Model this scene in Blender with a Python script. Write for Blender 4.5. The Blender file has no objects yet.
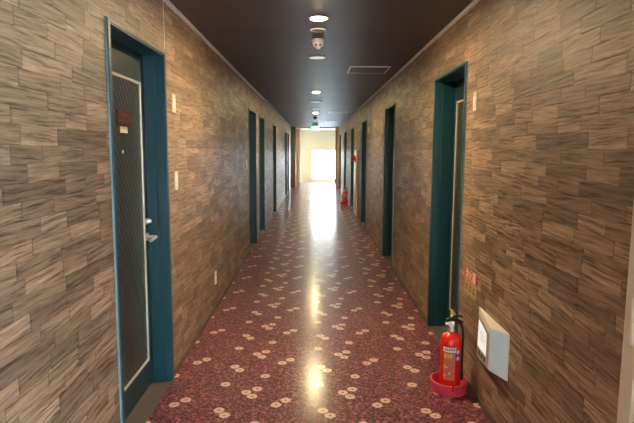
import bpy, bmesh, math, random
from mathutils import Vector, Matrix
random.seed(4)
PI = math.pi
COL = bpy.context.scene.collection
XL, XR, H = -0.9184, 0.9872, 2.4055          # wall planes and ceiling height
YB, YE = -4.0, 20.9                           # corridor ends
DOOR_H = 2.055

# ---------------------------------------------------------------- materials
class NT:
    def __init__(s, name):
        s.m = bpy.data.materials.new(name); s.m.use_nodes = True
        s.t = s.m.node_tree; s.b = s.t.nodes['Principled BSDF']
    def n(s, kind, **kw):
        x = s.t.nodes.new(kind)
        for k, v in kw.items(): setattr(x, k, v)
        return x
    def put(s, sock, v):
        if hasattr(v, 'is_output') or isinstance(v, bpy.types.NodeSocket): s.t.links.new(v, sock)
        elif v is not None: sock.default_value = v
    def math(s, op, a, b=None, c=None, clamp=False):
        x = s.n('ShaderNodeMath', operation=op, use_clamp=clamp)
        s.put(x.inputs[0], a); s.put(x.inputs[1], b); s.put(x.inputs[2], c)
        return x.outputs[0]
    def vm(s, op, a, b=None):
        x = s.n('ShaderNodeVectorMath', operation=op)
        s.put(x.inputs[0], a); s.put(x.inputs[1], b)
        return x.outputs['Value'] if op in ('LENGTH', 'DISTANCE') else x.outputs[0]
    def comb(s, x=0.0, y=0.0, z=0.0):
        c = s.n('ShaderNodeCombineXYZ')
        for i, v in enumerate((x, y, z)): s.put(c.inputs[i], v)
        return c.outputs[0]
    def pos(s):
        c = s.n('ShaderNodeTexCoord'); x = s.n('ShaderNodeSeparateXYZ')
        s.t.links.new(c.outputs['Object'], x.inputs[0])
        return c.outputs['Object'], x.outputs[0], x.outputs[1], x.outputs[2]
    def noise(s, vec, scale=1.0, detail=3.0, rough=0.5, dist=0.0):
        x = s.n('ShaderNodeTexNoise'); s.put(x.inputs['Vector'], vec)
        x.inputs['Scale'].default_value = scale; x.inputs['Detail'].default_value = detail
        x.inputs['Roughness'].default_value = rough; x.inputs['Distortion'].default_value = dist
        return x.outputs[0]
    def white(s, vec):
        x = s.n('ShaderNodeTexWhiteNoise'); x.noise_dimensions = '3D'; s.put(x.inputs['Vector'], vec)
        return x.outputs['Value']
    def ramp(s, fac, stops):
        x = s.n('ShaderNodeValToRGB'); s.put(x.inputs[0], fac); e = x.color_ramp.elements
        while len(e) < len(stops): e.new(0.5)
        for i, (p, c) in enumerate(stops): e[i].position = p; e[i].color = (*c, 1)
        return x.outputs[0]
    def mix(s, fac, a, b, mode='MIX'):
        x = s.n('ShaderNodeMix', data_type='RGBA', blend_type=mode)
        s.put(x.inputs['Factor'], fac)
        s.put(x.inputs['A'], a if not isinstance(a, tuple) else (*a, 1))
        s.put(x.inputs['B'], b if not isinstance(b, tuple) else (*b, 1))
        return x.outputs['Result']
    def step(s, v, a, b):
        x = s.n('ShaderNodeMapRange', interpolation_type='SMOOTHSTEP')
        s.put(x.inputs[0], v); x.inputs[1].default_value = a; x.inputs[2].default_value = b
        return x.outputs[0]
    def bump(s, h, strength=0.3, dist=0.01):
        x = s.n('ShaderNodeBump'); s.put(x.inputs['Height'], h)
        x.inputs['Strength'].default_value = strength; x.inputs['Distance'].default_value = dist
        s.t.links.new(x.outputs[0], s.b.inputs['Normal'])
    def set(s, color=None, rough=None, metal=None, spec=None, coat=None):
        if color is not None: s.put(s.b.inputs['Base Color'], (*color, 1) if isinstance(color, tuple) else color)
        if rough is not None: s.put(s.b.inputs['Roughness'], rough)
        if metal is not None: s.put(s.b.inputs['Metallic'], metal)
        if spec is not None: s.put(s.b.inputs['Specular IOR Level'], spec)
        if coat is not None: s.put(s.b.inputs['Coat Weight'], coat)
        return s.m

def paint(name, color, rough=0.45, metal=0.0, var=0.08, scale=14.0, spec=0.5):
    t = NT(name); P, x, y, z = t.pos()
    f = t.noise(P, scale, 3)
    c = t.mix(f, tuple(v * (1 - var) for v in color), tuple(min(1, v * (1 + var)) for v in color))
    t.bump(f, 0.05, 0.002)
    return t.set(c, rough, metal, spec)

def emit(name, color, strength):
    t = NT(name); t.set((0.8, 0.8, 0.8), 0.5)
    t.b.inputs['Emission Color'].default_value = (*color, 1)
    t.b.inputs['Emission Strength'].default_value = strength
    return t.m

def wood_wall():
    t = NT('split_wood_wallpaper'); P, x, y, z = t.pos()
    RH = 0.060; L = 0.27
    row = t.math('FLOOR', t.math('DIVIDE', z, RH)); fz = t.math('FRACT', t.math('DIVIDE', z, RH))
    rr = t.white(t.comb(row, 3.0, 7.0))
    # blocks of different length: the coordinate along the wall is warped row by row
    warp = t.noise(t.comb(t.math('MULTIPLY', y, 1.7), t.math('MULTIPLY', row, 5.3), 0.0), 1.0, 0)
    u = t.math('ADD', t.math('ADD', t.math('DIVIDE', y, L), t.math('MULTIPLY', rr, 9.0)), t.math('MULTIPLY', warp, 1.6))
    cell = t.math('FLOOR', u); fu = t.math('FRACT', u)
    idv = t.white(t.comb(cell, row, 1.0)); idt = t.white(t.comb(cell, row, 8.0))
    tilt = t.math('MULTIPLY', t.math('SUBTRACT', idt, 0.5), 0.036)
    z2 = t.math('ADD', z, t.math('MULTIPLY', t.math('SUBTRACT', fu, 0.5), tilt))
    wob = t.math('MULTIPLY', t.noise(t.comb(t.math('MULTIPLY', y, 9.0), t.math('MULTIPLY', z, 14.0), idv), 1.0, 1), 0.012)
    z3 = t.math('ADD', z2, wob)
    g1 = t.noise(t.comb(t.math('MULTIPLY', y, 4.2), t.math('MULTIPLY', z3, 88.0), t.math('MULTIPLY', idv, 40.0)), 1.0, 4, 0.6)
    g2 = t.noise(t.comb(t.math('MULTIPLY', y, 14.0), t.math('MULTIPLY', z3, 330.0), t.math('MULTIPLY', idv, 40.0)), 1.0, 3, 0.6)
    g = t.math('ADD', t.math('MULTIPLY', g1, 0.72), t.math('MULTIPLY', g2, 0.28))
    col = t.ramp(g, [(0.30, (0.030, 0.017, 0.011)), (0.40, (0.110, 0.072, 0.047)), (0.47, (0.235, 0.156, 0.105)), (0.58, (0.335, 0.230, 0.158)), (0.74, (0.50, 0.365, 0.26))])
    tone = t.math('ADD', 0.58, t.math('MULTIPLY', idv, 0.74))
    col = t.mix(1.0, col, t.comb(tone, t.math('MULTIPLY', tone, 0.985), t.math('MULTIPLY', tone, 0.96)), 'MULTIPLY')
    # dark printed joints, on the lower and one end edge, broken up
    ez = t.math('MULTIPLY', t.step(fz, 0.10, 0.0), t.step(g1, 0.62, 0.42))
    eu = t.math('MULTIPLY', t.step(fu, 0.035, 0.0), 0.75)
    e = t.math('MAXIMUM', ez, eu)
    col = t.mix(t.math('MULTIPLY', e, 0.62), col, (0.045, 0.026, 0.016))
    # wallpaper strips: one drop a little different from the next
    strip = t.white(t.comb(t.math('FLOOR', t.math('DIVIDE', y, 0.92)), 0.0, 2.0))
    k = t.math('ADD', 0.94, t.math('MULTIPLY', strip, 0.12))
    col = t.mix(1.0, col, t.comb(k, k, k), 'MULTIPLY')
    t.bump(t.math('SUBTRACT', t.math('ADD', g, t.math('MULTIPLY', idv, 0.35)), t.math('MULTIPLY', e, 0.5)), 0.35, 0.006)
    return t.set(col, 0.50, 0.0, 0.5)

PX, PY_ = 0.597, 0.611
FLOWERS = [(0.185, 3.086), (0.247, 3.132), (0.226, 3.033), (0.380, 2.926), (0.434, 2.984),
           (0.057, 2.860), (0.097, 2.803), (0.279, 3.321), (0.038, 3.196)]
def carpet():
    t = NT('maroon_floral_carpet'); P, x, y, z = t.pos()
    q = t.comb(t.math('DIVIDE', x, PX), t.math('DIVIDE', y, PY_), 0.0)
    dmin = None
    for fx, fy in FLOWERS:
        c = (fx / PX - 0.5, fy / PY_ - 0.5, 0.0)
        w = t.vm('FRACTION', t.vm('ADD', t.vm('SUBTRACT', q, c), (200.0, 200.0, 0.0)))
        w = t.vm('MULTIPLY', t.vm('SUBTRACT', w, (0.5, 0.5, 0.0)), (PX, PY_, 0.0))
        d = t.vm('LENGTH', w)
        dmin = d if dmin is None else t.math('MINIMUM', dmin, d)
    edge = t.noise(P, 75.0, 1)
    d = t.math('ADD', dmin, t.math('MULTIPLY', t.math('SUBTRACT', edge, 0.5), 0.014))
    petal = t.step(d, 0.0330, 0.0285)
    core = t.step(d, 0.0105, 0.0060)
    ring = t.math('MULTIPLY', t.step(d, 0.0155, 0.0190), t.step(d, 0.0235, 0.0205))
    v = t.n('ShaderNodeTexVoronoi'); v.feature = 'F1'; v.inputs['Scale'].default_value = 62.0
    t.put(v.inputs['Vector'], P)
    m = t.noise(P, 48.0, 4, 0.65, 1.2)
    mott = t.math('ADD', t.math('MULTIPLY', m, 0.75), t.math('MULTIPLY', v.outputs['Distance'], 0.30))
    base = t.ramp(mott, [(0.41, (0.016, 0.002, 0.006)), (0.50, (0.075, 0.012, 0.022)), (0.57, (0.175, 0.038, 0.055)), (0.66, (0.34, 0.12, 0.145))])
    wear = t.noise(P, 1.3, 3)
    base = t.mix(t.math('MULTIPLY', t.step(wear, 0.45, 0.75), 0.22), base, (0.20, 0.085, 0.095))
    pet = t.mix(ring, (0.68, 0.50, 0.44), (0.52, 0.32, 0.27))
    pet = t.mix(core, pet, (0.20, 0.06, 0.055))
    col = t.mix(petal, base, pet)
    fine = t.noise(P, 120.0, 2, 0.6)
    ham = t.math('ADD', t.noise(P, 38.0, 2, 0.5), t.math('MULTIPLY', t.noise(t.vm('MULTIPLY', P, (0.45, 1.0, 1.0)), 11.0, 1), 1.6))
    t.bump(t.math('ADD', t.math('MULTIPLY', fine, 0.4), ham), 0.16, 0.004)
    t.b.inputs['Coat Weight'].default_value = 0.75; t.b.inputs['Coat Roughness'].default_value = 0.185
    return t.set(col, 0.50, 0.0, 0.35)

def ceiling_mat():
    t = NT('dark_ceiling_board'); P, x, y, z = t.pos()
    f = t.math('FRACT', t.math('DIVIDE', t.math('ADD', y, 40.0), 0.455))
    idc = t.white(t.comb(t.math('FLOOR', t.math('DIVIDE', t.math('ADD', y, 40.0), 0.455)), t.math('FLOOR', t.math('DIVIDE', t.math('ADD', x, 0.9), 0.95)), 0.0))
    joint = t.math('MAXIMUM', t.step(f, 0.022, 0.008), 0.0)
    gr = t.noise(t.comb(t.math('MULTIPLY', x, 4.0), t.math('MULTIPLY', y, 60.0), idc), 1.0, 3)
    b = t.math('ADD', t.math('MULTIPLY', gr, 0.35), t.math('MULTIPLY', idc, 0.25))
    col = t.ramp(b, [(0.05, (0.066, 0.060, 0.062)), (0.6, (0.112, 0.102, 0.102))])
    col = t.mix(t.math('MULTIPLY', joint, 0.6), col, (0.17, 0.15, 0.14))
    t.bump(t.math('MULTIPLY', joint, -1.0), 0.25, 0.003)
    return t.set(col, 0.50, 0.0, 0.5)

def door_panel_mat():
    t = NT('diagonal_ribbed_panel'); P, x, y, z = t.pos()
    s = t.math('FRACT', t.math('DIVIDE', t.math('ADD', t.math('ADD', z, t.math('MULTIPLY', y, 1.25)), 40.0), 0.062))
    line = t.step(s, 0.22, 0.08)
    n = t.noise(P, 9.0, 3)
    col = t.mix(n, (0.015, 0.019, 0.016), (0.030, 0.034, 0.028))
    col = t.mix(t.math('MULTIPLY', line, 0.40), col, (0.075, 0.085, 0.08))
    t.bump(t.math('SINE', t.math('MULTIPLY', s, 2 * PI)), 0.35, 0.003)
    return t.set(col, 0.33, 0.0, 0.5)

def glass_mat():
    t = NT('clear_window_glass')
    tr = t.n('ShaderNodeBsdfTransparent'); gl = t.n('ShaderNodeBsdfGlossy'); gl.inputs['Roughness'].default_value = 0.02
    mx = t.n('ShaderNodeMixShader'); mx.inputs[0].default_value = 0.06
    t.t.links.new(tr.outputs[0], mx.inputs[1]); t.t.links.new(gl.outputs[0], mx.inputs[2])
    t.t.links.new(mx.outputs[0], t.t.nodes['Material Output'].inputs[0])
    return t.m

M = {
 'wood': wood_wall(), 'carpet': carpet(), 'ceil': ceiling_mat(), 'panel': door_panel_mat(), 'glass': glass_mat(),
 'teal': paint('teal_painted_steel', (0.004, 0.046, 0.063), 0.40),
 'teal_edge': paint('worn_teal_edge', (0.16, 0.26, 0.28), 0.4),
 'door_teal': paint('dark_teal_door_paint', (0.008, 0.026, 0.031), 0.40),
 'trim': paint('pale_metal_trim', (0.52, 0.50, 0.42), 0.35, 0.2),
 'cream': paint('cream_plastic', (0.66, 0.56, 0.40), 0.45),
 'white': paint('white_plastic', (0.78, 0.77, 0.74), 0.42),
 'mould': paint('white_cornice', (0.90, 0.88, 0.85), 0.35),
 'skirt': paint('brown_skirting', (0.10, 0.062, 0.045), 0.45),
 'sill': paint('worn_metal_threshold', (0.13, 0.11, 0.085), 0.42, 0.3),
 'chrome': paint('brushed_chrome', (0.88, 0.88, 0.86), 0.36, 0.9),
 'black': paint('black_plastic', (0.012, 0.012, 0.013), 0.4),
 'boxwhite': paint('off_white_box_plastic', (0.76, 0.73, 0.66), 0.45),
 'mark': paint('light_blue_print', (0.42, 0.68, 0.78), 0.4),
 'grey': paint('grey_plastic', (0.33, 0.33, 0.32), 0.5),
 'red': paint('red_enamel', (0.78, 0.022, 0.014), 0.22, spec=0.6),
 'pinkred': paint('faded_red_plastic', (0.62, 0.050, 0.095), 0.42),
 'darkred': paint('dark_red_plastic', (0.050, 0.003, 0.004), 0.45),
 'redsign': paint('red_sign_ink', (0.55, 0.03, 0.02), 0.45),
 'rust': paint('pinkish_sign_ink', (0.16, 0.035, 0.028), 0.5),
 'tansign': paint('tan_sign_card', (0.42, 0.31, 0.16), 0.55),
 'ink': paint('brown_ink', (0.10, 0.06, 0.03), 0.6),
 'yellow': paint('yellow_plastic', (0.80, 0.62, 0.10), 0.4),
 'orange': paint('orange_label_ink', (0.80, 0.30, 0.05), 0.5),
 'blue': paint('blue_label_ink', (0.16, 0.25, 0.60), 0.4),
 'label': paint('white_label', (0.80, 0.74, 0.66), 0.45),
 'palepink': paint('pink_label', (0.72, 0.18, 0.13), 0.4),
 'paleblue': paint('pale_blue_daylit_panel', (0.70, 0.86, 0.92), 0.40),  # near face of the box tinted blue for the cool daylight on it
 'ivory': paint('ivory_door_paint', (0.62, 0.56, 0.45), 0.42),
 'plaster': paint('beige_lobby_plaster', (0.60, 0.52, 0.33), 0.7),
 'tanwood': paint('orange_tan_panel', (0.62, 0.36, 0.16), 0.5),
 'brown': paint('brown_frame_wood', (0.26, 0.15, 0.07), 0.45),
 'darkpier': paint('backlit_pier_shade', (0.17, 0.17, 0.18), 0.5),  # pier is dark because backlit; that shade is put into its colour
 'lobbyceil': paint('pale_lobby_ceiling', (0.78, 0.76, 0.70), 0.6),
 'paving': paint('pale_concrete_paving', (0.60, 0.60, 0.58), 0.8, scale=3),
 'alu': paint('aluminium_frame', (0.85, 0.85, 0.83), 0.35, 0.15),
 'hatch': paint('dark_hatch_board', (0.075, 0.066, 0.060), 0.45),
 'lamp': emit('warm_lamp_lens', (1.0, 0.75, 0.43), 1000.0),
 'lampfar': emit('warm_lamp_lens_dimmer', (1.0, 0.80, 0.42), 560.0),
 'lampback': emit('warm_lamp_lens_unseen', (1.0, 0.74, 0.36), 330.0),
 'softface': emit('soft_white_disc_face', (0.90, 1.0, 0.94), 0.30),
 'green': emit('lit_green_sign', (0.10, 0.85, 0.42), 0.9),
 'signwhite': emit('lit_white_sign', (0.85, 1.0, 0.92), 1.3),
 'display': emit('lit_display', (0.86, 0.97, 1.0), 0.22),
}

# ---------------------------------------------------------------- helpers
def build(name, bm, mat, parent=None, smooth=False, loc=None):
    bmesh.ops.recalc_face_normals(bm, faces=bm.faces)
    me = bpy.data.meshes.new(name); bm.to_mesh(me); bm.free()
    if smooth:
        for p in me.polygons: p.use_smooth = True
        try: me.set_sharp_from_angle(angle=math.radians(38))
        except Exception: pass
    for m_ in (mat if isinstance(mat, (list, tuple)) else [mat]): me.materials.append(m_)
    o = bpy.data.objects.new(name, me); COL.objects.link(o)
    if parent: o.parent = parent
    if loc: o.location = loc
    return o

def box(bm, x0, x1, y0, y1, z0, z1, bevel=0.0):
    r = bmesh.ops.create_cube(bm, size=1.0)
    for v in r['verts']:
        v.co = Vector(((x0 + x1) / 2 + v.co.x * (x1 - x0), (y0 + y1) / 2 + v.co.y * (y1 - y0), (z0 + z1) / 2 + v.co.z * (z1 - z0)))
    if bevel:
        es = list({e for v in r['verts'] for e in v.link_edges})
        bmesh.ops.bevel(bm, geom=es, offset=bevel, segments=2, affect='EDGES', profile=0.6)
    return bm
def B(*a, bevel=0.0): return box(bmesh.new(), *a, bevel=bevel)

def lathe(prof, seg=32, axis='Z', cap=True):
    bm = bmesh.new(); rings = []
    for r, h in prof:
        if r < 1e-6: rings.append([bm.verts.new((0, 0, h))]); continue
        rings.append([bm.verts.new((r * math.cos(2 * PI * i / seg), r * math.sin(2 * PI * i / seg), h)) for i in range(seg)])
    for a, b in zip(rings, rings[1:]):
        for i in range(seg):
            j = (i + 1) % seg
            if len(a) == 1: bm.faces.new((a[0], b[i], b[j]))
            elif len(b) == 1: bm.faces.new((a[i], a[j], b[0]))
            else: bm.faces.new((a[i], a[j], b[j], b[i]))
    if cap:
        for rg in (rings[0], rings[-1]):
            if len(rg) > 2: bm.faces.new(rg)
    if axis == 'X': bmesh.ops.rotate(bm, verts=bm.verts, matrix=Matrix.Rotation(PI / 2, 3, 'Y'))
    return bm

def tube(pts, r, seg=10):
    bm = bmesh.new(); rings = []
    pts = [Vector(p) for p in pts]
    for i, p in enumerate(pts):
        d = (pts[min(i + 1, len(pts) - 1)] - pts[max(i - 1, 0)]).normalized()
        u = d.orthogonal().normalized() if i == 0 else (u - d * u.dot(d)).normalized()
        w = d.cross(u)
        rings.append([bm.verts.new(p + (u * math.cos(2 * PI * k / seg) + w * math.sin(2 * PI * k / seg)) * r) for k in range(seg)])
    for a, b in zip(rings, rings[1:]):
        for k in range(seg): bm.faces.new((a[k], a[(k + 1) % seg], b[(k + 1) % seg], b[k]))
    bm.faces.new(rings[0]); bm.faces.new(rings[-1])
    return bm

def smoothpts(pts, n=6):
    P = [Vector(p) for p in pts]; out = []
    for i in range(len(P) - 1):
        a, b, c, d = P[max(i - 1, 0)], P[i], P[i + 1], P[min(i + 2, len(P) - 1)]
        for k in range(n):
            t = k / n
            out.append(0.5 * ((2 * b) + (c - a) * t + (2 * a - 5 * b + 4 * c - d) * t * t + (3 * b - a - 3 * c + d) * t ** 3))
    out.append(P[-1]); return out

def empty(name, loc=(0, 0, 0), rz=0.0):
    o = bpy.data.objects.new(name, None); COL.objects.link(o)
    o.location = loc; o.rotation_euler = (0, 0, rz); o.empty_display_size = 0.1
    return o
def tag(o, label=None, cat=None, group=None, kind=None):
    if label: o['label'] = label
    if cat: o['category'] = cat
    if group: o['group'] = group
    if kind: o['kind'] = kind
    return o
def struct(name, bm, mat, smooth=False): return tag(build(name, bm, mat, smooth=smooth), kind='structure')
def dup(root, loc=None, label=None, rz=None):
    r = root.copy(); COL.objects.link(r)
    if loc is not None: r.location = loc
    if rz is not None: r.rotation_euler = (0, 0, rz)
    if label: r['label'] = label
    for ch in list(root.children):
        c = ch.copy(); COL.objects.link(c); c.parent = r
        for g in list(ch.children):
            d = g.copy(); COL.objects.link(d); d.parent = c
    return r

_fonts = {}
def text_mesh(name, body, size, mat, parent, M4, extrude=0.0004):
    cu = bpy.data.curves.new('writing', 'FONT'); cu.body = body; cu.size = size; cu.extrude = extrude
    cu.align_x = 'CENTER'; cu.align_y = 'CENTER'
    tmp = bpy.data.objects.new('writing', cu); COL.objects.link(tmp)
    dg = bpy.context.evaluated_depsgraph_get(); dg.update()
    me = bpy.data.meshes.new_from_object(tmp.evaluated_get(dg))
    bpy.data.objects.remove(tmp); bpy.data.curves.remove(cu)
    me.transform(M4); me.materials.clear(); me.materials.append(mat)
    o = bpy.data.objects.new(name, me); COL.objects.link(o); o.parent = parent
    return o

# ---------------------------------------------------------------- corridor shell
W = 0.16                                     # wall thickness
LD = [2.398, 7.40, 8.76, 11.72, 16.62, 18.02]           # near jambs of the left doors (opening 0.852 wide)
RD = [3.470, 6.46, 9.92, 13.05, 16.20, 19.36]
OW = 0.852
NEAR_R = (0.66, 1.515)                       # ivory door close to the camera
def wall(name, side, opens, win=None):
    bm = bmesh.new()
    x0, x1 = (XL - W, XL) if side < 0 else (XR, XR + W)
    y = YB
    if win:
        a, b, c, e = win
        box(bm, x0, x1, y, a, 0, H); box(bm, x0, x1, a, b, 0, c); box(bm, x0, x1, a, b, e, H); y = b
    for a, b in sorted(opens):
        box(bm, x0, x1, y, a, 0, H); box(bm, x0, x1, a, b, DOOR_H, H); y = b
    box(bm, x0, x1, y, YE, 0, H)
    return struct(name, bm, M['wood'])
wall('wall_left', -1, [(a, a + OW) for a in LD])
wall('wall_right', 1, [(a, a + OW) for a in RD] + [NEAR_R], (-2.9, -0.35, 0.30, 2.15))  # last tuple: opening for the added side window behind the camera
struct('floor', B(XL - W, XR + W, YB, YE, -0.1, 0), M['carpet'])
struct('ceiling', B(XL - W, XR + W, YB, YE, H, H + 0.1), M['ceil'])
for nm, sd, X in (('trim_1', 1, XL), ('trim_2', -1, XR)):
    struct(nm, B(min(X, X + sd * 0.016), max(X, X + sd * 0.016), YB, YE, H - 0.024, H - 0.0005), M['mould'])
def skirting(name, side, opens):
    bm = bmesh.new(); y = YB
    X = XL if side < 0 else XR; s = 1 if side < 0 else -1
    for a, b in sorted(opens):
        box(bm, min(X, X + s * .006), max(X, X + s * .006), y, a - 0.027, 0, 0.04); y = b + 0.027
    box(bm, min(X, X + s * .006), max(X, X + s * .006), y, YE, 0, 0.04)
    struct(name, bm, M['skirt'])
skirting('baseboard_left', -1, [(a, a + OW) for a in LD])
skirting('baseboard_right', 1, [(a, a + OW) for a in RD] + [NEAR_R])

struct('trim_8', B(XL, XL + .0015, 3.296, 3.2985, 2.10, H - .0245), M['mould'])
# ---------------------------------------------------------------- guest room doors
def make_door(idx, side, y0, rec):
    """origin at the middle of the opening on the wall plane; local +x points into the corridor"""
    X = XL if side < 0 else XR
    root = empty('door_%d' % idx, (X, y0 + OW / 2, 0), 0 if side < 0 else PI)
    tag(root, kind='structure')
    h = OW / 2
    f = bmesh.new()
    for s in (-1, 1):                                       # jambs: outer casing, face lip, rebated inner part
        box(f, -0.052, 0.010, *sorted((s * h, s * (h - 0.010))), 0, DOOR_H)
        box(f, -W, -0.052, *sorted((s * h, s * (h - 0.024))), 0, DOOR_H)
        box(f, -0.052, -0.046, *sorted((s * h, s * (h - 0.016))), 0, DOOR_H)
    box(f, -0.052, 0.006, -h, h, DOOR_H - 0.009, DOOR_H); box(f, -W, -0.052, -h, h, DOOR_H - 0.010, DOOR_H)
    build('door_frame', f, M['teal'], root)
    c = bmesh.new()
    for s in (-1, 1): box(c, 0.0, 0.013, *sorted((s * (h - 0.004), s * (h + 0.023))), 0, DOOR_H + 0.009, bevel=0.002)
    box(c, 0.0, 0.011, -h + 0.004, h - 0.004, DOOR_H - 0.002, DOOR_H + 0.009)
    build('casing', c, M['teal_edge'] if False else M['teal'], root)
    e = bmesh.new()
    for s in (-1, 1): box(e, 0.0, 0.008, *sorted((s * (h + 0.0235), s * (h + 0.0265))), 0, DOOR_H + 0.012)
    box(e, 0.0, 0.008, -h - 0.0265, h + 0.0265, DOOR_H + 0.0095, DOOR_H + 0.012)
    build('edge_sealant', e, M['teal_edge'], root)
    build('threshold', B(-W, 0.004, -h + 0.02, h - 0.02, 0.0, 0.008, bevel=0.002), M['sill'], root)
    lf = build('door_leaf', B(-rec - 0.035, -rec, -h + 0.0245, h - 0.0245, 0.011, DOOR_H - 0.011, bevel=0.002), M['door_teal'], root)
    y_a, y_b, z_a, z_b = -h + 0.128, h - 0.128, 0.20, 1.863
    build('panel', B(-rec, -rec + 0.003, y_a, y_b, z_a, z_b), M['panel'], lf)
    t = bmesh.new()
    box(t, -rec, -rec + 0.011, y_a - 0.016, y_a, z_a - 0.016, z_b + 0.016, bevel=0.003)
    box(t, -rec, -rec + 0.011, y_b, y_b + 0.016, z_a - 0.016, z_b + 0.016, bevel=0.003)
    box(t, -rec, -rec + 0.011, y_a, y_b, z_a - 0.016, z_a, bevel=0.003)
    box(t, -rec, -rec + 0.011, y_a, y_b, z_b, z_b + 0.016, bevel=0.003)
    build('panel_trim', t, M['trim'], lf)
    # lever handle and thumb-turn lock, on the far stile as seen by someone walking up from the camera end
    fy = (1 if side < 0 else -1) * (1 if idx == 1 else -1)
    yh = fy * (h - 0.060)
    hd = lathe([(0, 0), (0.026, 0), (0.026, 0.006), (0.022, 0.010), (0.011, 0.012), (0.010, 0.045), (0, 0.047)], 24, 'X')
    bmesh.ops.translate(hd, verts=hd.verts, vec=(-rec, yh, 0.955))
    lv = tube(smoothpts([(-rec + 0.045, yh, 0.955), (-rec + 0.062, yh - fy * 0.02, 0.956), (-rec + 0.064, yh - fy * 0.07, 0.955), (-rec + 0.060, yh - fy * 0.118, 0.950)]), 0.0105)
    me = bpy.data.meshes.new('t'); lv.to_mesh(me); lv.free(); hd.from_mesh(me); bpy.data.meshes.remove(me)
    build('door_handle', hd, M['chrome'], lf, smooth=True)
    lk = lathe([(0, 0), (0.021, 0), (0.021, 0.008), (0.016, 0.012), (0.014, 0.026), (0.011, 0.030), (0, 0.030)], 24, 'X')
    bmesh.ops.translate(lk, verts=lk.verts, vec=(-rec, yh, 1.050))
    build('lock', lk, M['chrome'], lf, smooth=True)
    pv = lathe([(0, 0), (0.009, 0), (0.009, 0.003), (0.006, 0.005), (0, 0.005)], 16, 'X')
    bmesh.ops.translate(pv, verts=pv.verts, vec=(-rec + 0.003, 0, 1.475))
    build('peephole', pv, M['chrome'], lf, smooth=True)
    return root
n = 1
for y0 in LD: make_door(n, -1, y0, 0.110); n += 1
for y0 in RD: make_door(n, 1, y0, 0.148); n += 1

# ivory door at the right edge of the picture
d = tag(empty('door_%d' % n, (XR, (NEAR_R[0] + NEAR_R[1]) / 2, 0), PI), kind='structure')
h = (NEAR_R[1] - NEAR_R[0]) / 2
f = bmesh.new()
for s in (-1, 1):
    box(f, -0.10, 0.022, *sorted((s * (h - 0.006), s * (h + 0.058))), 0, DOOR_H + 0.056, bevel=0.003) if False else None
    box(f, 0.0, 0.018, *sorted((s * (h - 0.004), s * (h + 0.060))), 0, DOOR_H + 0.058, bevel=0.003)
    box(f, -W, 0.0, *sorted((s * h, s * (h - 0.014))), 0, DOOR_H)
box(f, 0.0, 0.018, -h + 0.004, h - 0.004, DOOR_H - 0.004, DOOR_H + 0.058); box(f, -W, 0, -h, h, DOOR_H - 0.014, DOOR_H)
build('door_frame', f, M['ivory'], d)
lf = build('door_leaf', B(-0.030, 0.010, -h + 0.016, h - 0.016, 0.008, DOOR_H - 0.018, bevel=0.002), M['ivory'], d)
for zc in (0.985, 1.80, 0.22):
    g = bmesh.new()
    cyl = lathe([(0, -0.072), (0.008, -0.072), (0.009, -0.066), (0.009, 0.066), (0.008, 0.072), (0, 0.072)], 16)
    me = bpy.data.meshes.new('t'); cyl.to_mesh(me); cyl.free(); g.from_mesh(me); bpy.data.meshes.remove(me)
    bmesh.ops.translate(g, verts=g.verts, vec=(0.024, -h + 0.002, zc))
    box(g, 0.0175, 0.0205, -h - 0.026, -h + 0.004, zc - 0.066, zc + 0.066); box(g, 0.0095, 0.0135, -h + 0.0, -h + 0.036, zc - 0.066, zc + 0.066)
    build('hinge', g, M['white'], d, smooth=True)

# ---------------------------------------------------------------- lobby at the far end
LX0, LX1, LY1 = -2.6, 3.2, 24.6
struct('floor_lobby', B(LX0 - .12, LX1 + .12, YE, LY1 + .12, -0.1, 0), M['carpet'])
struct('ceiling_lobby', B(LX0 - .12, LX1 + .12, YE, LY1 + .12, H, H + 0.1), M['lobbyceil'])
wx0, wx1, wz0, wz1 = -0.10, 1.03, 0.13, 1.50
b = bmesh.new()
box(b, LX0, wx0, LY1, LY1 + .12, 0, H); box(b, wx1, LX1, LY1, LY1 + .12, 0, H)
box(b, wx0, wx1, LY1, LY1 + .12, 0, wz0); box(b, wx0, wx1, LY1, LY1 + .12, wz1, H)
struct('wall_far', b, M['plaster'])
for nm, xa, xb in (('wall_lobby_left', LX0 - .12, LX0), ('wall_lobby_right', LX1, LX1 + .12)):
    b = bmesh.new()
    box(b, xa, xb, YE, 22.6, 0, H); box(b, xa, xb, 24.2, LY1, 0, H)
    box(b, xa, xb, 22.6, 24.2, 0, 0.8); box(b, xa, xb, 22.6, 24.2, 2.0, H)
    struct(nm, b, M['plaster'])
b = bmesh.new()
box(b, LX0, XL - W, YE - .12, YE, 0, H); box(b, XR + W, LX1, YE - .12, YE, 0, H)
struct('wall_near_lobby', b, M['plaster'])
def window(n, ax, x0, x1, z0, z1, P, mull):
    """ax 'Y': pane in a plane of constant y = P; 'X': constant x = P"""
    r = tag(empty('window_%d' % n, (0, 0, 0)), kind='structure')
    f = bmesh.new(); fw = 0.035
    def bb(bm, a0, a1, c0, c1, t):
        if ax == 'Y': box(bm, a0, a1, P - t, P + t, c0, c1)
        else: box(bm, P - t, P + t, a0, a1, c0, c1)
    bb(f, x0, x0 + fw, z0, z1, .03); bb(f, x1 - fw, x1, z0, z1, .03); bb(f, x0 + fw, x1 - fw, z0, z0 + fw, .03); bb(f, x0 + fw, x1 - fw, z1 - fw, z1, .03)
    for m_ in mull: bb(f, m_ - .018, m_ + .018, z0 + fw, z1 - fw, .022)
    build('window_frame', f, M['alu'], r)
    g = bmesh.new(); bb(g, x0 + fw, x1 - fw, z0 + fw, z1 - fw, .003)
    build('pane', g, M['glass'], r)
window(1, 'Y', wx0, wx1, wz0, wz1, LY1 + .06, [0.465])
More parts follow.
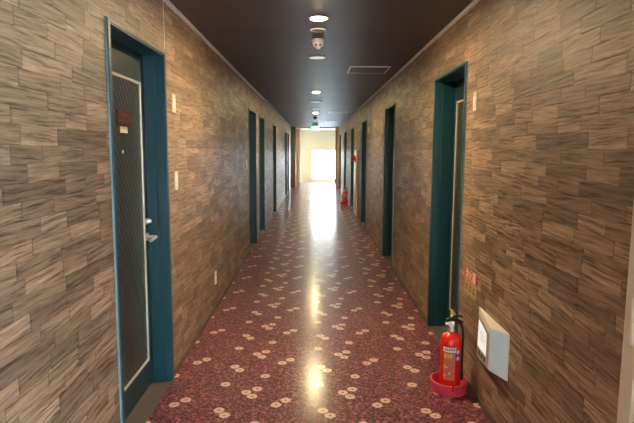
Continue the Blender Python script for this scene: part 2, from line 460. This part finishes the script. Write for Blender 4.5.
window(2, 'X', 22.6, 24.2, 0.8, 2.0, LX0 - .06, [23.4])  # out of view, assumed so that daylight reaches the lobby walls
window(3, 'X', 22.6, 24.2, 0.8, 2.0, LX1 + .06, [23.4])  # its counterpart on the right, likewise assumed
# opening between corridor and lobby
struct('trim_3', B(XL, XL + 0.185, YE - .02, YE + .22, 0, H, bevel=.004), M['darkpier'])
struct('trim_4', B(XR - 0.14, XR - 0.085, YE + .15, YE + .22, 0, H), M['brown'])
struct('trim_5', B(XL + 0.185, XR - 0.085, YE + .14, YE + .20, H - 0.032, H), M['brown'])
struct('trim_6', B(XR - 0.085, XR + W, YE + .0, YE + .22, 0, H), M['plaster'])
struct('wall_tan', B(-1.6, -0.655, 22.9, 23.05, 0, H), M['tanwood'])
struct('trim_7', B(-0.655, -0.575, 22.86, 23.08, 0, H, bevel=.004), M['white'])
struct('baseboard_far', B(LX0, LX1, LY1 - 0.012, LY1, 0, 0.07), M['ivory'])
# back end behind the camera, with an added window to light the near walls
bx0, bx1, bz0, bz1 = 0.15, 0.90, 0.60, 2.15
b = bmesh.new()
box(b, XL - W, bx0, YB - .12, YB, 0, H); box(b, bx1, XR + W, YB - .12, YB, 0, H)
box(b, bx0, bx1, YB - .12, YB, 0, bz0); box(b, bx0, bx1, YB - .12, YB, bz1, H)
struct('wall_back', b, M['plaster'])
window(4, 'Y', bx0, bx1, bz0, bz1, YB - .06, [0.525])
window(5, 'X', -2.9, -0.35, 0.30, 2.15, XR + .08, [-1.625])  # unseen side window, added to light the left wall
# ground outside
struct('ground', B(-60, 60, -60, 90, -0.25, -0.11), M['paving'])

# ---------------------------------------------------------------- ceiling fittings
def make_lamp(mat):
    r = empty('ceiling_light')
    build('trim_ring', lathe([(0.052, 0.0), (0.070, 0.0), (0.069, -0.004), (0.062, -0.008), (0.052, -0.006)], 36, cap=False), M['white'], r, True)
    build('lens', lathe([(0.053, -0.001), (0.050, -0.005), (0.030, -0.010), (0, -0.012)], 36), mat, r, True)
    return r
lamps = [(3.78, 'lamp', 'warm lit round downlight nearest the camera, brightest on the dark ceiling'),
         (8.46, 'lampfar', 'warm lit round downlight just in front of a wide flat white disc'),
         (13.15, 'lampfar', 'small lit round downlight between the mid corridor discs and the dark detector'),
         (19.45, 'lampfar', 'tiny lit round downlight farthest down the corridor, just before the lobby'),
         (-1.00, 'lampback', 'unseen warm downlight added behind the viewpoint to light the near walls')]  # last one is out of view, added to brighten the near walls
protos = {}
for y, mt, lb in lamps:
    if mt not in protos:
        o = make_lamp(M[mt]); protos[mt] = o; o.location = (0.027, y, H)
    else: o = dup(protos[mt], (0.027, y, H))
    tag(o, lb, 'ceiling light', 'round downlights along the corridor ceiling')

def make_disc(name, R, drop, rim, face):
    r = empty(name)
    build('rim', lathe([(R * .86, 0), (R, 0), (R, -drop * .6), (R * .95, -drop), (R * .86, -drop)], 40, cap=False), rim, r, True)
    build('grille', lathe([(R * .865, -drop * .75), (R * .5, -drop * 1.15), (R * .22, -drop * 1.2), (R * .2, -drop * .9), (0, -drop * .9)], 40), face, r, True)
    return r
o = make_disc('ceiling_vent', 0.060, 0.008, M['mould'], M['grey']); o.location = (0.025, 4.14, H)
tag(o, 'small flat white ring in the ceiling just behind the nearest lit downlight', 'vent')
o = make_disc('ceiling_disc', 0.088, 0.010, M['white'], M['softface']); o.location = (0.028, 5.32, H)  # white disc whose face has a mild emission
tag(o, 'flat round white glowing disc just beyond the two-eyed detector', 'emergency light', 'flat white glowing discs in the ceiling')
o = dup(o, (0.028, 10.05, H), 'wide flat white glowing disc just behind the second lit downlight'); o.scale = (1.4, 1.4, 1.3)
o = make_disc('ceiling_vent', 0.11, 0.010, M['white'], M['white']); o.location = (0.022, 11.75, H)
tag(o, 'flat white disc in the ceiling between the wide glowing disc and the third downlight', 'vent')
# detector: base, drum and two dark sensor eyes
def make_detector(dark):
    r = empty('smoke_detector')
    a, c = (M['white'], M['black']) if not dark else (M['black'], M['grey'])
    build('base', lathe([(0.056, 0), (0.056, -0.012), (0.050, -0.016)], 32), a, r, True)
    hd_ = build('sensor_head', lathe([(0.048, -0.0165), (0.049, -0.040), (0.040, -0.056), (0.024, -0.062), (0.016, -0.076), (0, -0.078)], 32), a, r, True)
    for s in (-1, 1):
        e = bmesh.new(); bmesh.ops.create_uvsphere(e, u_segments=14, v_segments=8, radius=0.0085)
        bmesh.ops.translate(e, verts=e.verts, vec=(s * 0.017, -0.040, -0.050))
        build('sensor_eye', e, c, hd_, True)
    return r
o = make_detector(False); o.location = (0.028, 4.50, H)
tag(o, 'white drum-shaped ceiling detector with two dark sensor eyes', 'smoke detector')
o = make_detector(True); o.location = (0.020, 14.75, H)
tag(o, 'small dark detector on the ceiling before the green exit sign', 'smoke detector')

# access hatches
def make_hatch(x0, x1, y0, y1):
    r = empty('ceiling_hatch', ((x0 + x1) / 2, (y0 + y1) / 2, H)); a, c = (x1 - x0) / 2, (y1 - y0) / 2; w = 0.016
    f = bmesh.new()
    box(f, -a, a, -c, -c + w, -.012, 0); box(f, -a, a, c - w, c, -.006, 0)
    box(f, -a, -a + w, -c + w, c - w, -.012, 0); box(f, a - w, a, -c + w, c - w, -.012, 0)
    build('frame', f, M['alu'], r)
    build('hatch_panel', B(-a + w, a - w, -c + w, c - w, -.003, 0), M['hatch'], r)
    return r
h1 = make_hatch(0.385, 0.835, 5.86, 6.37)
tag(h1, 'square dark ceiling access hatch with a bright metal rim, nearest of the ceiling hatches', 'hatch', 'metal rimmed ceiling hatches')
dup(h1, (0.58, 12.80, H), 'second ceiling access hatch, a thin bright line well down the corridor')
dup(h1, (0.58, 16.75, H), 'farthest ceiling access hatch, close to the lobby')

# hanging exit sign
r = empty('exit_sign', (0.025, 18.4, H))
tag(r, 'glowing green exit sign hanging from the ceiling near the far end', 'sign')
build('bracket', B(-0.10, 0.10, -0.02, 0.02, -0.075, 0), M['white'], r)
build('housing', B(-0.155, 0.155, -0.028, 0.028, -0.255, -0.075, bevel=.004), M['white'], r)
fc = build('lit_face', B(-0.145, 0.145, -0.031, -0.0275, -0.245, -0.085), M['green'], r)
pg = bmesh.new()
def pline(bm, pts, w):
    for (xa, za), (xb, zb) in zip(pts, pts[1:]):
        dx, dz = xb - xa, zb - za; L = math.hypot(dx, dz); nx, nz = -dz / L * w / 2, dx / L * w / 2
        vs = [bm.verts.new((xa + sx * nx * 1, -0.0335, za + sx * nz)) for sx in (1, -1)] + [bm.verts.new((xb + sx * nx, -0.0335, zb + sx * nz)) for sx in (-1, 1)]
        bm.faces.new(vs)
pline(pg, [(0.035, -0.238), (0.035, -0.100), (0.125, -0.100), (0.125, -0.238)], .014)      # doorway
pline(pg, [(-0.035, -0.122), (-0.015, -0.175)], .030)                                       # torso of the pictogram
pline(pg, [(-0.020, -0.170), (0.015, -0.190), (0.005, -0.232)], .014)
pline(pg, [(-0.018, -0.172), (-0.045, -0.205), (-0.085, -0.212)], .014)
pline(pg, [(-0.034, -0.130), (0.010, -0.145), (0.030, -0.128)], .011)
pline(pg, [(-0.036, -0.130), (-0.070, -0.150), (-0.082, -0.175)], .011)
pline(pg, [(-0.042, -0.099), (-0.028, -0.108)], .020)
build('pictogram', pg, M['signwhite'], fc)

# ---------------------------------------------------------------- wall plates
def make_plate(name, w, hh, rocker):
    """local +x away from the wall"""
    r = empty(name)
    build('cover', B(0, 0.009, -w / 2, w / 2, -hh / 2, hh / 2, bevel=0.003), M['cream'], r)
    if rocker:
        for k in range(rocker):
            zc = hh * (0.5 - (k + .5) / rocker) * .62
            build('rocker', B(0.009, 0.013, -w * .26, w * .26, zc - hh * .24 / rocker, zc + hh * .24 / rocker, bevel=.0015), M['white'], r)
    return r
P1 = make_plate('wall_plate', 0.070, 0.115, 1)
P1.location = (XL, 3.46, 1.787); tag(P1, 'upper cream plate on the left wall just past the nearest door', 'wall plate', 'cream wall plates')
P2 = make_plate('light_switch', 0.070, 0.122, 3)
P2.location = (XL, 3.475, 1.283); tag(P2, 'cream three-rocker light switch at hand height past the nearest left door', 'switch', 'cream light switches')
dup(P1, (XL, 7.17, 1.822), 'upper cream plate on the left wall just before the second left doorway')
dup(P2, (XL, 7.12, 1.286), 'cream light switch on the left wall just before the second left doorway')
dup(P1, (XR, 3.245, 1.790), 'cream plate on the right wall just before the nearest right doorway', PI)
dup(P1, (XR, 7.55, 1.775), 'cream plate on the right wall just past the second right doorway', PI)
dup(P1, (XR, 9.50, 1.845), 'cream plate on the right wall just before the third right doorway', PI)
ol = empty('wall_socket', (XL, 4.79, 0.302)); tag(ol, 'low white socket plate near the floor on the left wall', 'socket')
build('cover', B(0, 0.008, -0.036, 0.036, -0.060, 0.060, bevel=.003), M['white'], ol)
for zc in (-.022, .022):
    for yc in (-.007, .007): build('slot', B(.008, .0088, yc - .0016, yc + .0016, zc - .008, zc + .008), M['black'], ol)

# ---------------------------------------------------------------- plaques on the nearest door
XD = XL - 0.110
pq = empty('door_sign', (XD + 0.003, 2.865, 1.655))
tag(pq, 'dark red plaque with rounded corners on the nearest left door', 'sign')
build('plate', B(0, 0.006, -0.105, 0.105, -0.040, 0.040, bevel=.0025), M['darkred'], pq)
g = bmesh.new(); rnd = random.Random(2)
for row, (zc, w0, w1, hh) in enumerate(((0.016, -0.045, 0.045, 0.017), (-0.016, -0.075, 0.080, 0.013))):
    y = w0
    while y < w1 - .008:                                  # illegible strokes
        w = rnd.uniform(.010, .016)
        box(g, .006, .0066, y, y + w, zc + hh * .32, zc + hh * .5); box(g, .006, .0066, y, y + w, zc - hh * .5, zc - hh * .32)
        box(g, .006, .0066, y + w * .4, y + w * .6, zc - hh * .5, zc + hh * .5); y += w + .005
build('lettering', g, M['rust'], pq)
cd = empty('door_card', (XD + 0.003, 2.850, 1.592)); tag(cd, 'small cream card under the dark red plaque on the nearest left door', 'card')
build('holder', B(0, 0.004, -0.050, 0.050, -0.016, 0.016, bevel=.0012), M['cream'], cd)
build('card_stripe', B(0.004, 0.0047, -0.042, 0.036, 0.006, 0.012), M['grey'], cd)

# ---------------------------------------------------------------- extinguisher sign on the right wall
sg = empty('extinguisher_sign', (XR, 3.205, 0.672), PI)
tag(sg, 'small red and tan sign low on the right wall above the white wedge box', 'sign')
build('red_band', B(0, 0.003, -0.125, 0.125, 0.005, 0.068), M['redsign'], sg)
build('instruction_card', B(0, 0.003, -0.125, 0.125, -0.085, 0.005), M['tansign'], sg)
# local frame: text x -> local +y (seen from the corridor the sign reads towards the camera), text y -> z, normal -> +x
RT = Matrix(((0, 0, 1, 0.0034), (1, 0, 0, 0), (0, 1, 0, 0.0365), (0, 0, 0, 1)))
text_mesh('lettering', '消火器', 0.072, M['label'], sg, RT)
for (a, c_) in ((-0.095, -0.045), (-0.02, 0.03), (0.05, 0.10)):
    g = bmesh.new()
    box(g, .003, .0036, a, c_, -0.060, -0.054); box(g, .003, .0036, a + .018, a + .026, -0.060, -0.022); box(g, .003, .0036, a + .005, c_ - .01, -0.036, -0.031)
    build('instruction_drawing', g, M['ink'], sg)

# ---------------------------------------------------------------- white wedge box low on the right wall
wb = empty('wall_box', (XR, 2.76, 0.45)); tag(wb, 'white wedge-shaped box with a bright display, low on the right wall beyond the ivory door', 'box')
def W3(x, y, z): return (x - XR, y - 2.76, z - 0.45)
bm = bmesh.new()
v = {k: bm.verts.new(W3(*c)) for k, c in {
    'ft': (XR, 3.020, .577), 'fb': (XR, 3.035, .262), 'mt': (.917, 2.622, .577), 'mb': (.919, 2.622, .349),
    'nt': (.981, 2.530, .578), 'nb': (.981, 2.530, .329), 'wt': (XR, 2.526, .578), 'wb': (XR, 2.526, .329)}.items()}
for q in (('ft', 'mt', 'mb', 'fb'), ('mt', 'nt', 'nb', 'mb'), ('nt', 'wt', 'wb', 'nb'), ('ft', 'wt', 'nt', 'mt'), ('fb', 'mb', 'nb', 'wb'), ('ft', 'fb', 'wb', 'wt')):
    bm.faces.new([v[k] for k in q])
bmesh.ops.bevel(bm, geom=list(bm.edges), offset=.003, segments=2, affect='EDGES')
build('housing', bm, M['boxwhite'], wb)
def quad_plate(name, A, Bq, C, D, u0, u1, v0, v1, t, mat, parent, off=0.0015):
    """plate on the bilinear face A(top-left) B(top-right) C(bottom-right) D(bottom-left)"""
    A, Bq, C, D = map(Vector, (A, Bq, C, D)); nn = (Bq - A).cross(D - A).normalized()
    if nn.x > 0: nn = -nn
    def P(u, w): return (A * (1 - u) + Bq * u) * (1 - w) + (D * (1 - u) + C * u) * w
    bm = bmesh.new(); lo = [bm.verts.new(P(a, b) + nn * (-0.001)) for a, b in ((u0, v0), (u1, v0), (u1, v1), (u0, v1))]
    hi = [bm.verts.new(P(a, b) + nn * (off + t)) for a, b in ((u0, v0), (u1, v0), (u1, v1), (u0, v1))]
    bm.faces.new(lo); bm.faces.new(hi)
    for i in range(4): j = (i + 1) % 4; bm.faces.new((lo[i], lo[j], hi[j], hi[i]))
    return build(name, bm, mat, parent)
FA = [W3(XR, 3.020, .577), W3(.917, 2.622, .577), W3(.919, 2.622, .349), W3(XR, 3.035, .262)]
NA = [W3(.917, 2.622, .577), W3(.981, 2.530, .578), W3(.981, 2.530, .329), W3(.919, 2.622, .349)]
quad_plate('side_panel', *NA, .04, .97, .02, .98, .001, M['paleblue'], wb)
bz = quad_plate('bezel', *FA, .06, .95, .16, .97, .0005, M['grey'], wb)
ds = quad_plate('display', *FA, .10, .80, .24, .76, .002, M['display'], bz)
for k, (u0, u1, w0) in enumerate(((.28, .62, .40), (.34, .70, .47), (.30, .55, .54))):
    quad_plate('display_mark', *FA, u0, u1, w0, w0 + .022, .003, M['mark'], ds)
for u0 in (.20, .42, .64): quad_plate('slot', *FA, u0, u0 + .10, .82, .91, .0025, M['black'], bz)

# ---------------------------------------------------------------- fire extinguishers
def arc_patch(bm, r, a0, a1, z0, z1, n=8):
    rows = [[bm.verts.new((r * math.cos(a0 + (a1 - a0) * i / n), r * math.sin(a0 + (a1 - a0) * i / n), z)) for i in range(n + 1)] for z in (z0, z1)]
    for i in range(n): bm.faces.new((rows[0][i], rows[0][i + 1], rows[1][i + 1], rows[1][i]))
def arc_disc(bm, r, ac, zc, rad, n=20):
    c = bm.verts.new((r * math.cos(ac), r * math.sin(ac), zc))
    rg = [bm.verts.new((r * math.cos(ac + rad * math.cos(t) / r), r * math.sin(ac + rad * math.cos(t) / r), zc + rad * math.sin(t))) for t in [2 * PI * i / n for i in range(n)]]
    for i in range(n): bm.faces.new((c, rg[i], rg[(i + 1) % n]))
def make_extinguisher():
    r = empty('fire_extinguisher')
    R = 0.0635
    cy = build('cylinder', lathe([(0, 0.0), (R * .90, 0.0), (R * .97, 0.006), (R, 0.016), (R, 0.300), (R * .985, 0.318), (R * .90, 0.340), (R * .70, 0.357), (R * .42, 0.366), (0.021, 0.370), (0.021, 0.376), (0, 0.376)], 48), M['red'], r, True)
    build('collar', lathe([(0, 0.376), (0.021, 0.376), (0.021, 0.390), (0.016, 0.394), (0.016, 0.408), (0, 0.408)], 24), M['chrome'], r, True)
    vb = bmesh.new(); box(vb, -0.017, 0.017, -0.013, 0.013, 0.404, 0.440, bevel=.004)
    box(vb, -0.036, -0.014, -0.008, 0.008, 0.414, 0.430, bevel=.003)
    valve = build('valve', vb, M['chrome'], r)
    lo = tube(smoothpts([(-0.040, 0, 0.437), (0.00, 0, 0.446), (0.045, 0.0, 0.446), (0.070, 0, 0.432)]), .0062)
    build('carry_handle', lo, M['black'], valve, True)
    up = tube(smoothpts([(-0.030, 0, 0.450), (0.00, 0, 0.466), (0.040, 0, 0.474), (0.066, 0, 0.470)]), .0062)
    build('lever', up, M['black'], valve, True)
    pn = bmesh.new(); box(pn, -0.008, 0.008, -0.007, 0.007, 0.468, 0.512, bevel=.005)
    build('safety_pin', pn, M['yellow'], valve)
    gz = lathe([(0, 0), (.013, 0), (.013, .008), (0, .010)], 20)
    bmesh.ops.rotate(gz, verts=gz.verts, matrix=Matrix.Rotation(PI / 2, 3, 'X')); bmesh.ops.translate(gz, verts=gz.verts, vec=(0.002, -0.012, 0.420))
    build('gauge', gz, M['white'], valve, True)
    hose = tube(smoothpts([(0.014, 0.010, 0.425), (0.055, 0.030, 0.425), (0.078, 0.030, 0.370), (0.078, 0.022, 0.26), (0.0765, 0.018, 0.14), (0.0765, 0.016, 0.09)]), .0072)
    hs = build('hose', hose, M['black'], r, True)
    nz = lathe([(0, 0), (.011, 0), (.009, .05), (.0075, .06), (0, .06)], 16); bmesh.ops.translate(nz, verts=nz.verts, vec=(.0775, .016, .060))
    build('nozzle', nz, M['black'], hs, True)
    A = lambda dg: math.radians(dg)
    p = bmesh.new(); arc_patch(p, R + .0004, A(222), A(286), .085, .262, 12); build('label', p, M['palepink'], cy)
    p = bmesh.new(); arc_patch(p, R + .0008, A(218), A(290), .262, .292, 12); build('title_band', p, M['label'], cy)
    for a0, a1, z0, z1 in ((224, 240, .222, .252), (243, 252, .226, .250), (256, 270, .228, .252), (225, 232, .150, .180), (234, 248, .160, .170), (252, 262, .120, .135), (226, 236, .105, .118)): 
        p = bmesh.new(); arc_patch(p, R + .0009, A(a0), A(a1), z0, z1, 4); build('label_picture', p, M['yellow'], cy)
    p = bmesh.new()
    for k in range(9):
        arc_patch(p, R + .0009, A(238 + (k % 2) * 3), A(280 - (k % 3) * 5), .206 - k * .0125, .2085 - k * .0125, 6)
    build('small_print', p, M['ink'], cy); p = bmesh.new()
    for k in range(5): arc_patch(p, R + .0012, A(226 + k * 12), A(233 + k * 12), .272, .283, 3)
    build('title_lettering', p, M['ink'], cy)
    for zc in (.262, .222):
        p = bmesh.new(); arc_disc(p, R + .0010, A(303), zc, .0165); build('round_sticker', p, M['blue'], cy)
        p = bmesh.new(); arc_disc(p, R + .0015, A(303), zc, .010); build('sticker_centre', p, M['label'], cy)
    return r
def make_stand():
    r = empty('extinguisher_stand'); bm = bmesh.new()
    seg = 56; gap = math.radians(8); a_c = math.radians(268)
    prof = [(.104, 0), (.1165, .070), (.1165, .074), (.1110, .076), (.1075, .074), (.096, .010), (.090, .006)]
    rings = []
    for i in range(seg + 1):
        a = a_c + gap / 2 + (2 * PI - gap) * i / seg
        rings.append([bm.verts.new((q * math.cos(a), q * math.sin(a), z)) for q, z in prof])
    for a, b2 in zip(rings, rings[1:]):
        for k in range(len(prof) - 1): bm.faces.new((a[k], a[k + 1], b2[k + 1], b2[k]))
    bm.faces.new(rings[0]); bm.faces.new(rings[-1])
    build('rim', bm, M['pinkred'], r, True)
    nb = bmesh.new()                                       # the lower tongue that closes the notch
    for k in range(7):
        pass
    rows = []
    for rr_, z0, z1 in ((.1085, .0, .034), (.1025, .0, .034)):
        rows.append([[nb.verts.new((rr_ * math.cos(a_c + gap * (i / 6 - .5)), rr_ * math.sin(a_c + gap * (i / 6 - .5)), z)) for i in range(7)] for z in (z0, z1 - 0.0)])
    for i in range(6):
        o0, o1 = rows[0]; i0, i1 = rows[1]
        nb.faces.new((o0[i], o0[i + 1], o1[i + 1], o1[i])); nb.faces.new((i0[i], i0[i + 1], i1[i + 1], i1[i])); nb.faces.new((o1[i], o1[i + 1], i1[i + 1], i1[i]))
    build('front_tongue', nb, M['pinkred'], r)
    build('base_plate', lathe([(0, 0), (.105, 0), (.104, .006), (0, .006)], 48), M['pinkred'], r)
    return r
ex = make_extinguisher(); ex.location = (0.854, 3.125, 0.0065); ex.rotation_euler = (0, 0, math.radians(-4))
tag(ex, 'large red fire extinguisher with yellow pin, standing on the floor by the nearest right doorway', 'fire extinguisher', 'red floor-standing fire extinguishers')
st = make_stand(); st.location = (0.852, 3.125, 0); 
tag(st, 'pinkish red round plastic tray holding the nearest fire extinguisher', 'extinguisher stand', 'round trays under the extinguishers')
dup(ex, (0.845, 14.35, 0.0065), 'tiny distant red fire extinguisher on the floor at the right wall')
dup(st, (0.845, 14.35, 0), 'round tray under the tiny distant fire extinguisher')

# ---------------------------------------------------------------- fire hose cabinet with alarm lamp, far right
cb = empty('fire_hose_cabinet', (XR, 12.22, 0), PI); tag(cb, 'narrow white cabinet on the right wall with a red alarm lamp', 'cabinet')
build('body', B(0.001, 0.030, -0.34, 0.34, 0.0, 1.50, bevel=.004), M['white'], cb)
dd = build('cabinet_door', B(0.030, 0.036, -0.32, 0.32, 0.12, 1.10, bevel=.002), M['white'], cb)
build('pull', B(0.036, 0.046, 0.24, 0.27, 0.60, 0.70, bevel=.003), M['chrome'], dd)
al = build('alarm_lamp', lathe([(0.075, 0), (0.075, .015), (.060, .020), (.056, .070), (.035, .100), (0, .108)], 28, 'X'), M['red'], cb, True, (0.030, 0.0, 1.31))
for yy in (-0.17, 0.17):
    build('call_button', lathe([(0.060, 0), (0.060, .012), (.040, .014), (.036, .010), (0, .010)], 24, 'X'), M['red'], cb, True, (0.030, yy, 1.27))

# ---------------------------------------------------------------- light
w = bpy.data.worlds.new('sky'); bpy.context.scene.world = w; w.use_nodes = True
nt = w.node_tree; bg = nt.nodes['Background']
tc = nt.nodes.new('ShaderNodeTexCoord'); sp = nt.nodes.new('ShaderNodeSeparateXYZ'); rp = nt.nodes.new('ShaderNodeValToRGB')
nt.links.new(tc.outputs['Generated'], sp.inputs[0]); nt.links.new(sp.outputs[2], rp.inputs[0])
rp.color_ramp.elements[0].position = 0.0; rp.color_ramp.elements[0].color = (0.88, 1.0, 0.99, 1)
rp.color_ramp.elements[1].position = 0.7; rp.color_ramp.elements[1].color = (0.62, 0.80, 1.0, 1)
nt.links.new(rp.outputs[0], bg.inputs[0]); bg.inputs[1].default_value = 15.0

# ---------------------------------------------------------------- camera
f_px, pitch, yaw, roll = 523.144, 0.1168088, 0.0060654, 0.0057102
cam = bpy.data.cameras.new('camera'); co = bpy.data.objects.new('camera', cam); COL.objects.link(co)
cam.sensor_fit = 'HORIZONTAL'; cam.sensor_width = 36.0; cam.lens = 36.0 * f_px / 634.0
cam.clip_start = 0.02; cam.clip_end = 300
fw = Vector((math.sin(yaw) * math.cos(pitch), math.cos(yaw) * math.cos(pitch), -math.sin(pitch)))
rt = Vector((math.cos(yaw), -math.sin(yaw), 0)); up = rt.cross(fw)
rt2 = rt * math.cos(roll) + up * math.sin(roll); up2 = up * math.cos(roll) - rt * math.sin(roll)
co.matrix_world = Matrix(((rt2.x, up2.x, -fw.x, 0), (rt2.y, up2.y, -fw.y, 0), (rt2.z, up2.z, -fw.z, 1.49), (0, 0, 0, 1)))
sc = bpy.context.scene; sc.camera = co
sc.view_settings.view_transform = 'Standard'; sc.view_settings.look = 'None'
sc.view_settings.gamma = 1.0; sc.view_settings.use_curve_mapping = False; sc.view_settings.exposure = 1.30
